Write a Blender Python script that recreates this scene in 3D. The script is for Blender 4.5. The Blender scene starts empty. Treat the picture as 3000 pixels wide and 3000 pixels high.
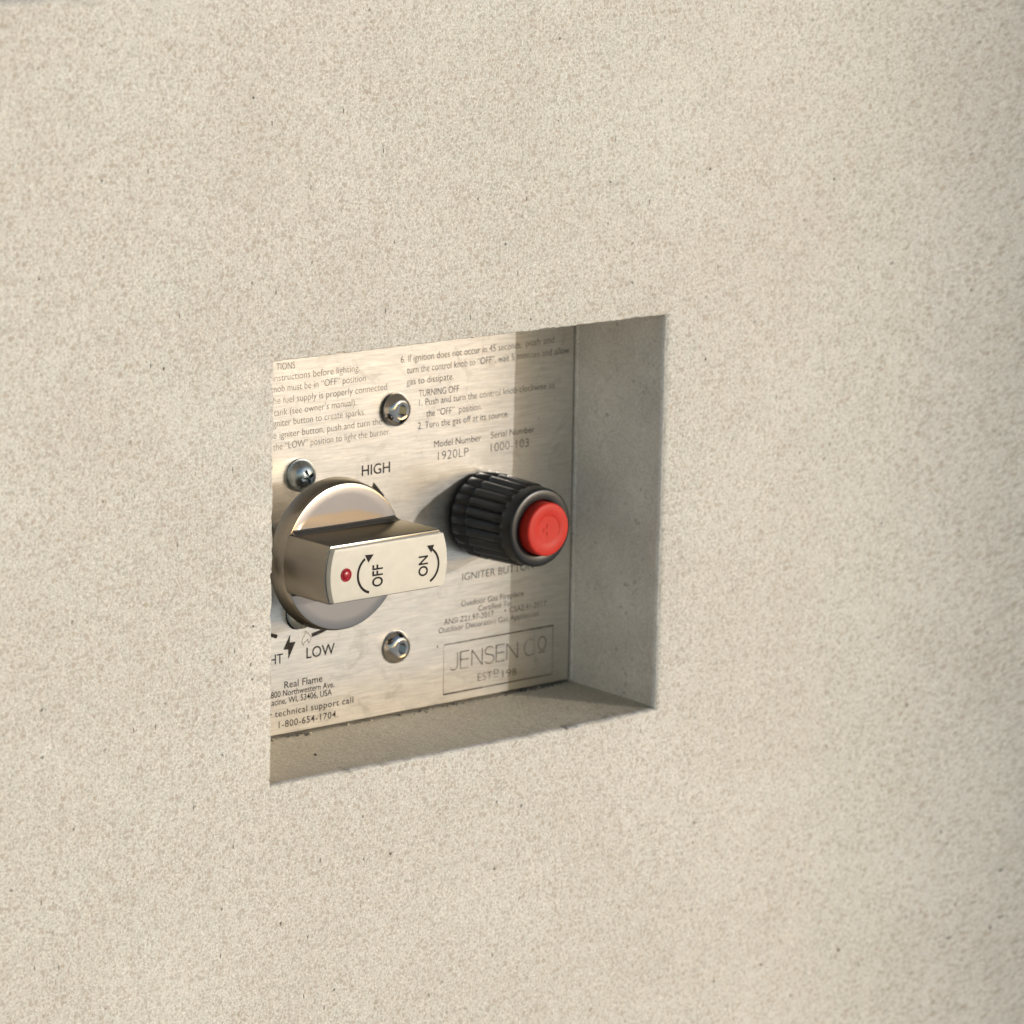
import bpy, bmesh, math, random
from mathutils import Vector, Matrix
from mathutils import noise as mnoise

random.seed(7)
SC = bpy.context.scene
COL = SC.collection
MM = 0.001
PLATE_Y = 40.0            # the steel plate lies 40 mm behind the concrete face (face at y = 0)

# ------------------------------------------------------------------ camera
cam_d = bpy.data.cameras.new("camera")
cam = bpy.data.objects.new("camera", cam_d)
COL.objects.link(cam)
R_ = Vector((0.75875434, -0.65120218, 0.01508536))
U_ = Vector((0.1187513, 0.16106105, 0.97977419))
D_ = Vector((0.64046076, 0.74161652, -0.19953687))
C_ = Vector((-667.968, -869.951, 298.990))
m = Matrix((R_, U_, -D_)).transposed().to_4x4()
m.translation = C_ * MM
cam.matrix_world = m
cam_d.sensor_width = 36.0
cam_d.lens = 12443.8 / 3000 * 36.0
cam_d.clip_start = 0.05
cam_d.clip_end = 500
cam_d.dof.use_dof = True
cam_d.dof.focus_distance = 1.140
cam_d.dof.aperture_fstop = 20.0
SC.camera = cam

# ------------------------------------------------------------------ sky and sun
SUN_AZ, SUN_EL = math.radians(29.3), math.radians(10.4)      # azimuth from the wall normal (-Y) towards +X
S = Vector((math.sin(SUN_AZ) * math.cos(SUN_EL), -math.cos(SUN_AZ) * math.cos(SUN_EL), math.sin(SUN_EL)))
w = bpy.data.worlds.new("World")
SC.world = w
w.use_nodes = True
wn = w.node_tree
wn.nodes.clear()
sky = wn.nodes.new("ShaderNodeTexSky")
sky.sky_type = 'NISHITA'
sky.sun_disc = False
sky.sun_elevation = SUN_EL
sky.sun_rotation = math.atan2(S.x, S.y)
sky.air_density = 1.0
sky.dust_density = 0.7
sky.ozone_density = 0.8
bg = wn.nodes.new("ShaderNodeBackground")
bg.inputs["Strength"].default_value = 0.15
wo = wn.nodes.new("ShaderNodeOutputWorld")
wn.links.new(sky.outputs[0], bg.inputs[0])
wn.links.new(bg.outputs[0], wo.inputs[0])
sun_d = bpy.data.lights.new("sun", 'SUN')
sun_d.energy = 2.0
sun_d.angle = math.radians(0.55)
sun_d.color = (1.0, 0.960, 0.90)
sun = bpy.data.objects.new("sun", sun_d)
COL.objects.link(sun)
sun.rotation_euler = (-S).to_track_quat('-Z', 'Y').to_euler()
sun.location = S * 3
SC.view_settings.view_transform = 'Standard'
SC.view_settings.look = 'None'
SC.view_settings.exposure = 0.45
SC.view_settings.gamma = 1.0

# ------------------------------------------------------------------ material helpers
def new_mat(name):
    mt = bpy.data.materials.new(name)
    mt.use_nodes = True
    nt = mt.node_tree
    return mt, nt, nt.nodes["Principled BSDF"]

def N(nt, t, **kw):
    n = nt.nodes.new(t)
    for k, v in kw.items():
        setattr(n, k, v)
    return n

def L(nt, a, b):
    nt.links.new(a, b)

def coords(nt, scale=(1, 1, 1)):
    tc = N(nt, "ShaderNodeTexCoord")
    mp = N(nt, "ShaderNodeMapping")
    mp.inputs["Scale"].default_value = scale
    mp.inputs["Location"].default_value = (3.173, 5.317, 7.771)
    L(nt, tc.outputs["Object"], mp.inputs["Vector"])
    return mp.outputs["Vector"]

def noise(nt, vec, scale, detail=3, rough=0.55, dist=0.0):
    n = N(nt, "ShaderNodeTexNoise")
    n.inputs["Scale"].default_value = scale
    n.inputs["Detail"].default_value = detail
    n.inputs["Roughness"].default_value = rough
    n.inputs["Distortion"].default_value = dist
    L(nt, vec, n.inputs["Vector"])
    return n.outputs["Fac"]

def voro(nt, vec, scale, feature='F1', dims='3D'):
    n = N(nt, "ShaderNodeTexVoronoi", feature=feature, voronoi_dimensions=dims)
    n.inputs["Scale"].default_value = scale
    L(nt, vec, n.inputs["Vector"])
    return n

def ramp(nt, fac, stops):
    r = N(nt, "ShaderNodeValToRGB")
    e = r.color_ramp.elements
    while len(e) < len(stops):
        e.new(0.5)
    for el, (p, c) in zip(e, stops):
        el.position = p
        el.color = (c, c, c, 1) if isinstance(c, (int, float)) else (*c, 1)
    L(nt, fac, r.inputs[0])
    return r.outputs[0]

def mix(nt, fac, a, b, mode='MIX'):
    n = N(nt, "ShaderNodeMix", data_type='RGBA', blend_type=mode)
    for s, v in ((n.inputs[0], fac), (n.inputs[6], a), (n.inputs[7], b)):
        if isinstance(v, (int, float)):
            s.default_value = v
        elif isinstance(v, tuple):
            s.default_value = (*v, 1)
        else:
            L(nt, v, s)
    return n.outputs[2]

def math_n(nt, op, a, b=0.0, clamp=False):
    n = N(nt, "ShaderNodeMath", operation=op)
    n.use_clamp = clamp
    for s, v in ((n.inputs[0], a), (n.inputs[1], b)):
        if isinstance(v, (int, float)):
            s.default_value = v
        else:
            L(nt, v, s)
    return n.outputs[0]

def bump(nt, h, strength, dist):
    b = N(nt, "ShaderNodeBump")
    b.inputs["Strength"].default_value = strength
    b.inputs["Distance"].default_value = dist
    L(nt, h, b.inputs["Height"])
    return b.outputs[0]

# cast concrete, sand-blasted face: cream paste, tan and pinkish sand grains, sparse dark specks
def flat_coords(nt, vec):
    """x and z of a vector as a 2-D coordinate (y folded in so that returns do not smear)."""
    sp = N(nt, "ShaderNodeSeparateXYZ")
    L(nt, vec, sp.inputs[0])
    cb = N(nt, "ShaderNodeCombineXYZ")
    L(nt, math_n(nt, 'ADD', sp.outputs[0], math_n(nt, 'MULTIPLY', sp.outputs[1], 0.71)), cb.inputs[0])
    L(nt, math_n(nt, 'ADD', sp.outputs[2], math_n(nt, 'MULTIPLY', sp.outputs[1], 0.83)), cb.inputs[1])
    return cb.outputs[0]

def grain_field(nt, v2, scale, th, base, spread):
    """Sand grains of varied size: a soft mask plus a random colour per grain."""
    g = voro(nt, v2, scale, dims='2D')
    sc_ = N(nt, "ShaderNodeSeparateColor")
    L(nt, g.outputs["Color"], sc_.inputs[0])
    size = math_n(nt, 'ADD', base, math_n(nt, 'MULTIPLY', sc_.outputs[0], spread))
    msk = math_n(nt, 'MULTIPLY', math_n(nt, 'SUBTRACT', size, g.outputs["Distance"]), 6.0, True)
    keep = ramp(nt, sc_.outputs[1], [(th, 0), (min(th + 0.1, 1), 1)])
    return math_n(nt, 'MULTIPLY', msk, keep), sc_

def concrete_face_mat():
    mt, nt, p = new_mat("sanded concrete")
    v = coords(nt)
    wob = N(nt, "ShaderNodeTexNoise")
    wob.inputs["Scale"].default_value = 1300
    wob.inputs["Detail"].default_value = 2
    L(nt, v, wob.inputs["Vector"])
    off = N(nt, "ShaderNodeVectorMath", operation='MULTIPLY_ADD')
    L(nt, wob.outputs["Color"], off.inputs[0])
    off.inputs[1].default_value = (0.0011,) * 3
    L(nt, v, off.inputs[2])
    v2 = flat_coords(nt, off.outputs[0])
    m1, s1 = grain_field(nt, v2, 900, 0.25, 0.22, 0.34)
    m2, s2 = grain_field(nt, v2, 490, 0.64, 0.17, 0.25)
    m3, s3 = grain_field(nt, v2, 1750, 0.30, 0.24, 0.34)
    big = noise(nt, v, 9, 4, 0.6)
    big2 = noise(nt, v, 23, 5, 0.62)
    med = noise(nt, v, 61, 4, 0.65)
    fine = noise(nt, v, 2100, 2, 0.7)
    paste = mix(nt, ramp(nt, big, [(0.35, 0), (0.65, 1)]), (0.515, 0.503, 0.462), (0.53, 0.503, 0.462))
    paste = mix(nt, ramp(nt, big2, [(0.38, 0), (0.68, 0.75)]), paste, (0.470, 0.448, 0.405))
    paste = mix(nt, ramp(nt, med, [(0.38, 0), (0.72, 0.5)]), paste, (0.485, 0.460, 0.412))
    paste = mix(nt, ramp(nt, fine, [(0.40, 0.6), (0.52, 0.0)]), paste, (0.385, 0.358, 0.315))
    paste = mix(nt, ramp(nt, fine, [(0.52, 0.0), (0.66, 0.75)]), paste, (0.64, 0.62, 0.575))
    hue1 = ramp(nt, s1.outputs[2], [(0.0, (0.375, 0.330, 0.285)), (0.35, (0.350, 0.320, 0.272)), (0.62, (0.390, 0.355, 0.312)), (0.85, (0.325, 0.304, 0.255)), (1.0, (0.395, 0.335, 0.298))])
    hue2 = ramp(nt, s2.outputs[2], [(0.0, (0.345, 0.304, 0.252)), (0.4, (0.345, 0.305, 0.245)), (0.7, (0.365, 0.305, 0.262)), (1.0, (0.325, 0.285, 0.222))])
    c = mix(nt, math_n(nt, 'MULTIPLY', m3, 0.65), paste, (0.385, 0.357, 0.315))
    c = mix(nt, math_n(nt, 'MULTIPLY', m1, 0.80), c, hue1)
    c = mix(nt, math_n(nt, 'MULTIPLY', m2, 0.80), c, hue2)
    cloud = noise(nt, v, 15, 4, 0.6, 0.8)
    c = mix(nt, ramp(nt, cloud, [(0.42, 0), (0.75, 0.20)]), c, (0.405, 0.360, 0.305))
    c = mix(nt, ramp(nt, cloud, [(0.28, 0.2), (0.48, 0)]), c, (0.565, 0.545, 0.50))
    clus = ramp(nt, noise(nt, v, 26, 3, 0.6), [(0.36, 0.0), (0.52, 1.0)])
    # dark specks and short fibres
    d1 = voro(nt, v2, 105, dims='2D')
    sd = N(nt, "ShaderNodeSeparateColor"); L(nt, d1.outputs["Color"], sd.inputs[0])
    speck = math_n(nt, 'MULTIPLY', ramp(nt, d1.outputs["Distance"], [(0.022, 1), (0.055, 0)]), ramp(nt, sd.outputs[0], [(0.80, 0), (0.95, 1)]))
    speck = math_n(nt, 'MULTIPLY', speck, clus)
    d2 = voro(nt, v2, 310, dims='2D')
    sd2 = N(nt, "ShaderNodeSeparateColor"); L(nt, d2.outputs["Color"], sd2.inputs[0])
    speck2 = math_n(nt, 'MULTIPLY', ramp(nt, d2.outputs["Distance"], [(0.09, 1), (0.17, 0)]), ramp(nt, sd2.outputs[1], [(0.95, 0), (0.985, 0.8)]))
    ro = N(nt, "ShaderNodeMapping")
    ro.inputs["Rotation"].default_value = (0, 0, 0.5)
    ro.inputs["Scale"].default_value = (1, 0.26, 1)
    L(nt, flat_coords(nt, v), ro.inputs[0])
    d3 = voro(nt, ro.outputs[0], 150, dims='2D')
    sd3 = N(nt, "ShaderNodeSeparateColor"); L(nt, d3.outputs["Color"], sd3.inputs[0])
    fibre = math_n(nt, 'MULTIPLY', ramp(nt, d3.outputs["Distance"], [(0.022, 1), (0.036, 0)]), ramp(nt, sd3.outputs[0], [(0.88, 0), (0.92, 0.8)]))
    c = mix(nt, math_n(nt, 'MULTIPLY', speck2, 0.6), c, (0.19, 0.17, 0.14))
    c = mix(nt, math_n(nt, 'MAXIMUM', math_n(nt, 'MULTIPLY', speck, 0.9), fibre), c, (0.06, 0.055, 0.05))
    L(nt, c, p.inputs["Base Color"])
    p.inputs["Roughness"].default_value = 0.9
    p.inputs["Specular IOR Level"].default_value = 0.2
    hh = math_n(nt, 'SUBTRACT', math_n(nt, 'MULTIPLY', fine, 1.3), math_n(nt, 'ADD', math_n(nt, 'MULTIPLY', m1, 0.35), math_n(nt, 'MULTIPLY', speck, 1.5)))
    hh = math_n(nt, 'ADD', hh, math_n(nt, 'MULTIPLY', noise(nt, v, 330, 4, 0.65), 1.6))
    hh = math_n(nt, 'ADD', hh, math_n(nt, 'MULTIPLY', noise(nt, v, 47, 3, 0.5), 3.0))
    L(nt, bump(nt, hh, 0.6, 0.0003), p.inputs["Normal"])
    return mt

# formed concrete inside the recess: smoother, greyer, with pin holes and rub marks
def concrete_recess_mat(name, lo_c, hi_c, mid_c, rub_k, grain_k, dots):
    mt, nt, p = new_mat(name)
    v = coords(nt)
    a = noise(nt, v, 37, 5, 0.62)
    b = noise(nt, v, 430, 4, 0.65)
    f = noise(nt, v, 1500, 3, 0.7)
    c = mix(nt, ramp(nt, a, [(0.3, 0), (0.7, 1)]), lo_c, hi_c)
    c = mix(nt, ramp(nt, b, [(0.45, 0), (0.70, 0.6)]), c, mid_c)
    c = mix(nt, ramp(nt, f, [(0.36, grain_k), (0.52, 0)]), c, tuple(x * 0.62 for x in mid_c))
    c = mix(nt, ramp(nt, f, [(0.52, 0), (0.68, grain_k)]), c, tuple(min(0.85, x * 1.25) for x in hi_c))
    wv = N(nt, "ShaderNodeTexNoise"); wv.inputs["Scale"].default_value = 900
    L(nt, v, wv.inputs["Vector"])
    of = N(nt, "ShaderNodeVectorMath", operation='MULTIPLY_ADD')
    L(nt, wv.outputs["Color"], of.inputs[0]); of.inputs[1].default_value = (0.0016,) * 3; L(nt, v, of.inputs[2])
    patch = ramp(nt, noise(nt, v, 55, 3, 0.6), [(0.40, 0.15), (0.62, 1.0)])
    for sc, lo, hi, th, k in ((270, 0.07, 0.22, 0.62, 0.55), (620, 0.10, 0.30, 0.60, 0.45), (130, 0.04, 0.10, 0.80, 0.6)):
        d = voro(nt, of.outputs[0], sc)
        s = N(nt, "ShaderNodeSeparateColor"); L(nt, d.outputs["Color"], s.inputs[0])
        q = math_n(nt, 'MULTIPLY', ramp(nt, d.outputs["Distance"], [(lo, 1), (hi, 0)]), ramp(nt, s.outputs[0], [(th, 0), (th + .25, 1)]))
        q = math_n(nt, 'MULTIPLY', q, patch)
        c = mix(nt, math_n(nt, 'MULTIPLY', q, k * dots), c, (0.24, 0.215, 0.175))
    rub = noise(nt, coords(nt, (1, 0.15, 1)), 160, 4, 0.7, 0.6)
    c = mix(nt, ramp(nt, rub, [(0.60, 0), (0.75, rub_k)]), c, (0.76, 0.73, 0.67))
    L(nt, c, p.inputs["Base Color"])
    p.inputs["Roughness"].default_value = 0.8
    p.inputs["Specular IOR Level"].default_value = 0.3
    h = math_n(nt, 'ADD', math_n(nt, 'MULTIPLY', b, 1.2), math_n(nt, 'ADD', math_n(nt, 'MULTIPLY', a, 5.0), math_n(nt, 'MULTIPLY', f, 0.8)))
    L(nt, bump(nt, h, 0.6, 0.0004), p.inputs["Normal"])
    return mt

# brushed stainless sheet, grain along X
def steel_plate_mat():
    mt, nt, p = new_mat("brushed stainless steel")
    v = coords(nt)
    streak = noise(nt, coords(nt, (0.05, 1, 1.0)), 2600, 4, 0.7)
    streak2 = noise(nt, coords(nt, (0.16, 1, 1.0)), 700, 4, 0.65)
    vert = noise(nt, coords(nt, (1.0, 1, 0.04)), 900, 3, 0.6)
    blot = noise(nt, v, 38, 5, 0.62, 0.4)
    blot2 = noise(nt, coords(nt, (0.6, 1, 1)), 140, 5, 0.6)
    c = mix(nt, streak2, (0.72, 0.70, 0.665), (0.93, 0.91, 0.87))
    c = mix(nt, ramp(nt, blot, [(0.4, 0), (0.75, 0.55)]), c, (0.62, 0.605, 0.58))
    c = mix(nt, ramp(nt, blot2, [(0.55, 0), (0.8, 0.35)]), c, (0.87, 0.85, 0.81))
    c = mix(nt, ramp(nt, streak, [(0.35, 0.45), (0.55, 0)]), c, (0.50, 0.47, 0.43))
    c = mix(nt, ramp(nt, vert, [(0.56, 0), (0.78, 0.14)]), c, (0.88, 0.86, 0.83))
    smud = noise(nt, v, 75, 5, 0.7, 1.4)
    c = mix(nt, ramp(nt, smud, [(0.57, 0), (0.72, 0.55)]), c, (0.47, 0.45, 0.42))
    for ang, sc_ in ((0.9, 260), (-0.5, 330), (1.5, 210)):
        mp = N(nt, "ShaderNodeMapping")
        mp.inputs["Rotation"].default_value = (0, ang, 0)
        mp.inputs["Scale"].default_value = (1, 1, 0.03)
        L(nt, v, mp.inputs[0])
        c = mix(nt, ramp(nt, noise(nt, mp.outputs[0], sc_ * 4, 2, 0.5), [(0.72, 0), (0.78, 0.35)]), c, (0.90, 0.88, 0.85))
    # handling marks and flecks
    d = voro(nt, v, 160)
    s = N(nt, "ShaderNodeSeparateColor"); L(nt, d.outputs["Color"], s.inputs[0])
    f = math_n(nt, 'MULTIPLY', ramp(nt, d.outputs["Distance"], [(0.035, 1), (0.07, 0)]), ramp(nt, s.outputs[0], [(0.82, 0), (0.9, 1)]))
    c = mix(nt, math_n(nt, 'MULTIPLY', f, 0.8), c, (0.10, 0.09, 0.08))
    L(nt, c, p.inputs["Base Color"])
    p.inputs["Metallic"].default_value = 1.0
    rr = math_n(nt, 'ADD', 0.10, math_n(nt, 'MULTIPLY', streak2, 0.12))
    rr = math_n(nt, 'ADD', rr, math_n(nt, 'MULTIPLY', blot, 0.10))
    L(nt, rr, p.inputs["Roughness"])
    p.inputs["Anisotropic"].default_value = 0.55
    tg = N(nt, "ShaderNodeTangent", direction_type='UV_MAP')
    tg.uv_map = "UVMap"
    L(nt, tg.outputs[0], p.inputs["Tangent"])
    h = math_n(nt, 'ADD', streak, math_n(nt, 'MULTIPLY', vert, 0.25))
    nrm = bump(nt, h, 0.25, 0.00006)
    L(nt, nrm, p.inputs["Normal"])
    q = N(nt, "ShaderNodeBsdfPrincipled")
    q.inputs["Metallic"].default_value = 1.0
    L(nt, c, q.inputs["Base Color"])
    L(nt, math_n(nt, 'ADD', rr, 0.15), q.inputs["Roughness"])
    q.inputs["Anisotropic"].default_value = 0.5
    L(nt, tg.outputs[0], q.inputs["Tangent"])
    L(nt, nrm, q.inputs["Normal"])
    ms = N(nt, "ShaderNodeMixShader")
    ms.inputs[0].default_value = 0.74
    L(nt, p.outputs[0], ms.inputs[1]); L(nt, q.outputs[0], ms.inputs[2])
    L(nt, ms.outputs[0], nt.nodes["Material Output"].inputs[0])
    return mt

def ink_mat(name, col, wear):
    mt, nt, p = new_mat(name)
    p.inputs["Base Color"].default_value = (*col, 1)
    p.inputs["Roughness"].default_value = 0.7
    p.inputs["Specular IOR Level"].default_value = 0.12
    if wear:
        v = coords(nt, (0.5, 1, 1))
        f = noise(nt, v, 900, 3, 0.7)
        g = noise(nt, coords(nt), 120, 3, 0.6)
        f = math_n(nt, 'ADD', math_n(nt, 'MULTIPLY', f, 0.6), math_n(nt, 'MULTIPLY', g, 0.4))
        L(nt, ramp(nt, f, [(0.5 - 0.10 + wear * 0.12, 1.0), (0.5 + 0.10 + wear * 0.1, 1.0 - wear)]), p.inputs["Alpha"])
    return mt

def metal_mat(name, col, rough, bumpy=0.0, haze=None, var=0.0, edge=None):
    mt, nt, p = new_mat(name)
    p.inputs["Metallic"].default_value = 1.0
    if edge:
        p.inputs["Specular Tint"].default_value = (*edge, 1)
    v = coords(nt)
    if var:
        n1 = noise(nt, v, 220, 4, 0.6)
        c = mix(nt, math_n(nt, 'MULTIPLY', n1, 1.0), tuple(x * (1 - var) for x in col), tuple(min(1, x * (1 + var)) for x in col))
        L(nt, c, p.inputs["Base Color"])
        L(nt, math_n(nt, 'ADD', rough * 0.75, math_n(nt, 'MULTIPLY', n1, rough * 0.5)), p.inputs["Roughness"])
    else:
        p.inputs["Base Color"].default_value = (*col, 1)
        p.inputs["Roughness"].default_value = rough
    if bumpy:
        L(nt, bump(nt, noise(nt, v, 900, 3, 0.6), bumpy, 0.00012), p.inputs["Normal"])
    if haze:
        q = N(nt, "ShaderNodeBsdfPrincipled")
        q.inputs["Metallic"].default_value = 1.0
        q.inputs["Base Color"].default_value = (*haze[1], 1)
        q.inputs["Roughness"].default_value = haze[2]
        ms = N(nt, "ShaderNodeMixShader")
        ms.inputs[0].default_value = haze[0]
        L(nt, p.outputs[0], ms.inputs[1]); L(nt, q.outputs[0], ms.inputs[2])
        L(nt, ms.outputs[0], nt.nodes["Material Output"].inputs[0])
    return mt

def plastic_mat(name, col, rough, speck=0.0, bumpy=0.0, spec=0.5):
    mt, nt, p = new_mat(name)
    p.inputs["Specular IOR Level"].default_value = spec
    v = coords(nt)
    n1 = noise(nt, v, 300, 4, 0.6)
    c = mix(nt, n1, tuple(x * 0.88 for x in col), tuple(x * 1.1 for x in col))
    if speck:
        d = voro(nt, v, 700)
        s = N(nt, "ShaderNodeSeparateColor"); L(nt, d.outputs["Color"], s.inputs[0])
        f = math_n(nt, 'MULTIPLY', ramp(nt, d.outputs["Distance"], [(0.08, 1), (0.18, 0)]), ramp(nt, s.outputs[0], [(0.90, 0), (0.95, 1)]))
        c = mix(nt, math_n(nt, 'MULTIPLY', f, speck), c, tuple(min(1, x * 1.5 + 0.18) for x in col))
    L(nt, c, p.inputs["Base Color"])
    L(nt, math_n(nt, 'ADD', rough - 0.06, math_n(nt, 'MULTIPLY', n1, 0.12)), p.inputs["Roughness"])
    if bumpy:
        L(nt, bump(nt, noise(nt, v, 1600, 3, 0.6), bumpy, 0.00008), p.inputs["Normal"])
    return mt

def ground_mat():
    mt, nt, p = new_mat("pale patio concrete")
    v = coords(nt)
    c = mix(nt, noise(nt, v, 3, 6, 0.6), (0.72, 0.68, 0.62), (0.78, 0.74, 0.68))
    c = mix(nt, ramp(nt, noise(nt, v, 120, 4, 0.7), [(0.45, 0), (0.7, 0.4)]), c, (0.66, 0.62, 0.56))
    L(nt, c, p.inputs["Base Color"])
    p.inputs["Roughness"].default_value = 0.9
    return mt

M_FACE = concrete_face_mat()
M_RECESS = concrete_recess_mat("fill-lightened formed concrete", (0.58, 0.522, 0.45), (0.86, 0.79, 0.69), (0.71, 0.64, 0.55), 0.5, 0.45, 1.5)  # colour lightened to make up for missing fill light on the recess walls
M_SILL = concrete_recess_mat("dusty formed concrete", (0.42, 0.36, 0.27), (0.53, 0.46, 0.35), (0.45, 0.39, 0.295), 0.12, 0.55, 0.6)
M_STEEL = steel_plate_mat()
M_INK = ink_mat("dark etched ink", (0.022, 0.018, 0.015), 0.15)
M_INK_THIN = ink_mat("worn etched ink", (0.05, 0.041, 0.033), 0.62)
M_INK_FAINT = ink_mat("shade-paled etched ink", (0.06, 0.05, 0.04), 0.85)  # paleness and gaps stand in for lost contrast in the plate's shade
M_INK_PALE = ink_mat("washed out etched ink", (0.14, 0.118, 0.095), 0.75)
M_LABEL_INK = ink_mat("umber print", (0.022, 0.017, 0.016), 0)
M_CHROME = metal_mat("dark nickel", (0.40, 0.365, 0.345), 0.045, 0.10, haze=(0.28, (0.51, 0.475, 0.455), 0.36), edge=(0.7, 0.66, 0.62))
M_GRIP = metal_mat("reflection-darkened satin nickel", (0.25, 0.238, 0.218), 0.24, 0.0, edge=(0.19, 0.184, 0.172))  # colour darkened in place of dark surroundings reflected by rim and handle
M_LABEL = plastic_mat("cream satin label", (0.495, 0.458, 0.388), 0.45)
M_BOLT = metal_mat("stainless bolt", (0.50, 0.475, 0.45), 0.09, 0.08, var=0.10)
M_ZINC = metal_mat("zinc plated steel", (0.33, 0.37, 0.39), 0.27, 0.4, var=0.3)
M_BLACK = plastic_mat("black plastic", (0.005, 0.005, 0.0055), 0.36, 0.25, 0.2)
M_RED = plastic_mat("red plastic", (0.41, 0.019, 0.010), 0.5, 0.25, 0.12, spec=0.25)
M_DOT = plastic_mat("dark red lens", (0.26, 0.004, 0.012), 0.3)
M_DARK = plastic_mat("dark cavity", (0.03, 0.026, 0.022), 0.8)
M_GRIT = plastic_mat("dark grit", (0.075, 0.066, 0.054), 0.8)
M_GROUND = ground_mat()

# ------------------------------------------------------------------ object helpers (all shapes in millimetres)
def finish(bm, name, mat, base=(0, 0, 0), parent=None, smooth=35.0, uv=False):
    """Links bm (mm, world position) as one mesh object whose origin is base (mm)."""
    bmesh.ops.recalc_face_normals(bm, faces=bm.faces[:])
    if smooth:
        ca = math.radians(smooth)
        for f in bm.faces:
            f.smooth = True
        for e in bm.edges:
            if len(e.link_faces) == 2 and e.calc_face_angle(0) > ca:
                e.smooth = False
    if uv:
        ul = bm.loops.layers.uv.new("UVMap")
        for f in bm.faces:
            for lp in f.loops:
                lp[ul].uv = (lp.vert.co.x / 150, lp.vert.co.z / 150)
    b = Vector(base)
    for vtx in bm.verts:
        vtx.co = (vtx.co - b) * MM
    me = bpy.data.meshes.new(name)
    bm.to_mesh(me)
    bm.free()
    for mt in (mat if isinstance(mat, list) else [mat]):
        me.materials.append(mt)
    o = bpy.data.objects.new(name, me)
    COL.objects.link(o)
    if parent is None:
        o.location = b * MM
    else:
        o.parent = parent
        pb = world_base[parent.name]
        o.location = (b - pb) * MM
    world_base[o.name] = b
    return o

world_base = {}

def thing(name, label, cat, base, group=None):
    o = bpy.data.objects.new(name, None)
    o.empty_display_size = 0.01
    COL.objects.link(o)
    o.location = Vector(base) * MM
    world_base[o.name] = Vector(base)
    o["label"] = label
    o["category"] = cat
    if group:
        o["group"] = group
    return o

def part(bm, name, mat, parent, **kw):
    return finish(bm, name, mat, tuple(world_base[parent.name]), parent, **kw)

def lathe(prof, cx, cz, seg=96, rfun=None, bm=None, cap0=False, cap1=False):
    """prof: list of (radius, height above plate); axis is -Y through (cx, cz)."""
    bm = bm or bmesh.new()
    rings = []
    for i, (r, h) in enumerate(prof):
        if r <= 1e-6:
            rings.append([bm.verts.new((cx, PLATE_Y - h, cz))])
            continue
        ring = []
        for k in range(seg):
            t = 2 * math.pi * k / seg
            rr = rfun(r, h, t, i) if rfun else r
            ring.append(bm.verts.new((cx + rr * math.cos(t), PLATE_Y - h, cz + rr * math.sin(t))))
        rings.append(ring)
    for a, b in zip(rings, rings[1:]):
        if len(a) == 1 and len(b) == 1:
            continue
        for k in range(seg):
            k2 = (k + 1) % seg
            if len(a) == 1:
                bm.faces.new((a[0], b[k2], b[k]))
            elif len(b) == 1:
                bm.faces.new((a[k], a[k2], b[0]))
            else:
                bm.faces.new((a[k], a[k2], b[k2], b[k]))
    if cap0 and len(rings[0]) > 1:
        bm.faces.new(rings[0])
    if cap1 and len(rings[-1]) > 1:
        bm.faces.new(rings[-1])
    return bm

def prism(poly, h0, h1, bm=None):
    """poly in (x, z); a closed solid from h0 to h1 above the plate."""
    bm = bm or bmesh.new()
    a = [bm.verts.new((x, PLATE_Y - h0, z)) for x, z in poly]
    b = [bm.verts.new((x, PLATE_Y - h1, z)) for x, z in poly]
    bm.faces.new(a)
    bm.faces.new(b)
    n = len(poly)
    for i in range(n):
        bm.faces.new((a[i], a[(i + 1) % n], b[(i + 1) % n], b[i]))
    return bm

def boolean(bm, cutters):
    """bm minus each cutter (bmesh, mm) with the exact solver; returns a new bmesh."""
    def tmp(b):
        bmesh.ops.recalc_face_normals(b, faces=b.faces[:])
        me = bpy.data.meshes.new("tmp")
        b.to_mesh(me)
        b.free()
        o = bpy.data.objects.new("tmp", me)
        COL.objects.link(o)
        return o
    o = tmp(bm)
    cs = [tmp(c) for c in cutters]
    for c in cs:
        md = o.modifiers.new("cut", 'BOOLEAN')
        md.operation = 'DIFFERENCE'
        md.solver = 'EXACT'
        md.object = c
    dg = bpy.context.evaluated_depsgraph_get()
    dg.update()
    out = bmesh.new()
    out.from_object(o, dg)
    for q in [o] + cs:
        me = q.data
        bpy.data.objects.remove(q)
        bpy.data.meshes.remove(me)
    return out

# ------------------------------------------------------------------ lettering
_glyph = {}
def text_bm(s, spacing=1.0, thin=0.0):
    """A filled text outline in its own XY plane, unit size; returns verts, faces, xmin, xmax."""
    key = (s, spacing, thin)
    if key in _glyph:
        return _glyph[key]
    cu = bpy.data.curves.new("t", 'FONT')
    cu.body = s
    cu.size = 1.0
    cu.space_character = spacing
    cu.offset = -thin
    cu.resolution_u = 4
    o = bpy.data.objects.new("t", cu)
    COL.objects.link(o)
    dg = bpy.context.evaluated_depsgraph_get()
    dg.update()
    me = o.evaluated_get(dg).to_mesh()
    vs = [(v.co.x, v.co.y) for v in me.vertices]
    fs = [tuple(p.vertices) for p in me.polygons]
    o.evaluated_get(dg).to_mesh_clear()
    bpy.data.objects.remove(o)
    bpy.data.curves.remove(cu)
    xs = [v[0] for v in vs]
    r = (vs, fs, min(xs), max(xs))
    _glyph[key] = r
    return r

CAPH = max(v[1] for v in text_bm("H")[0])

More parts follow.
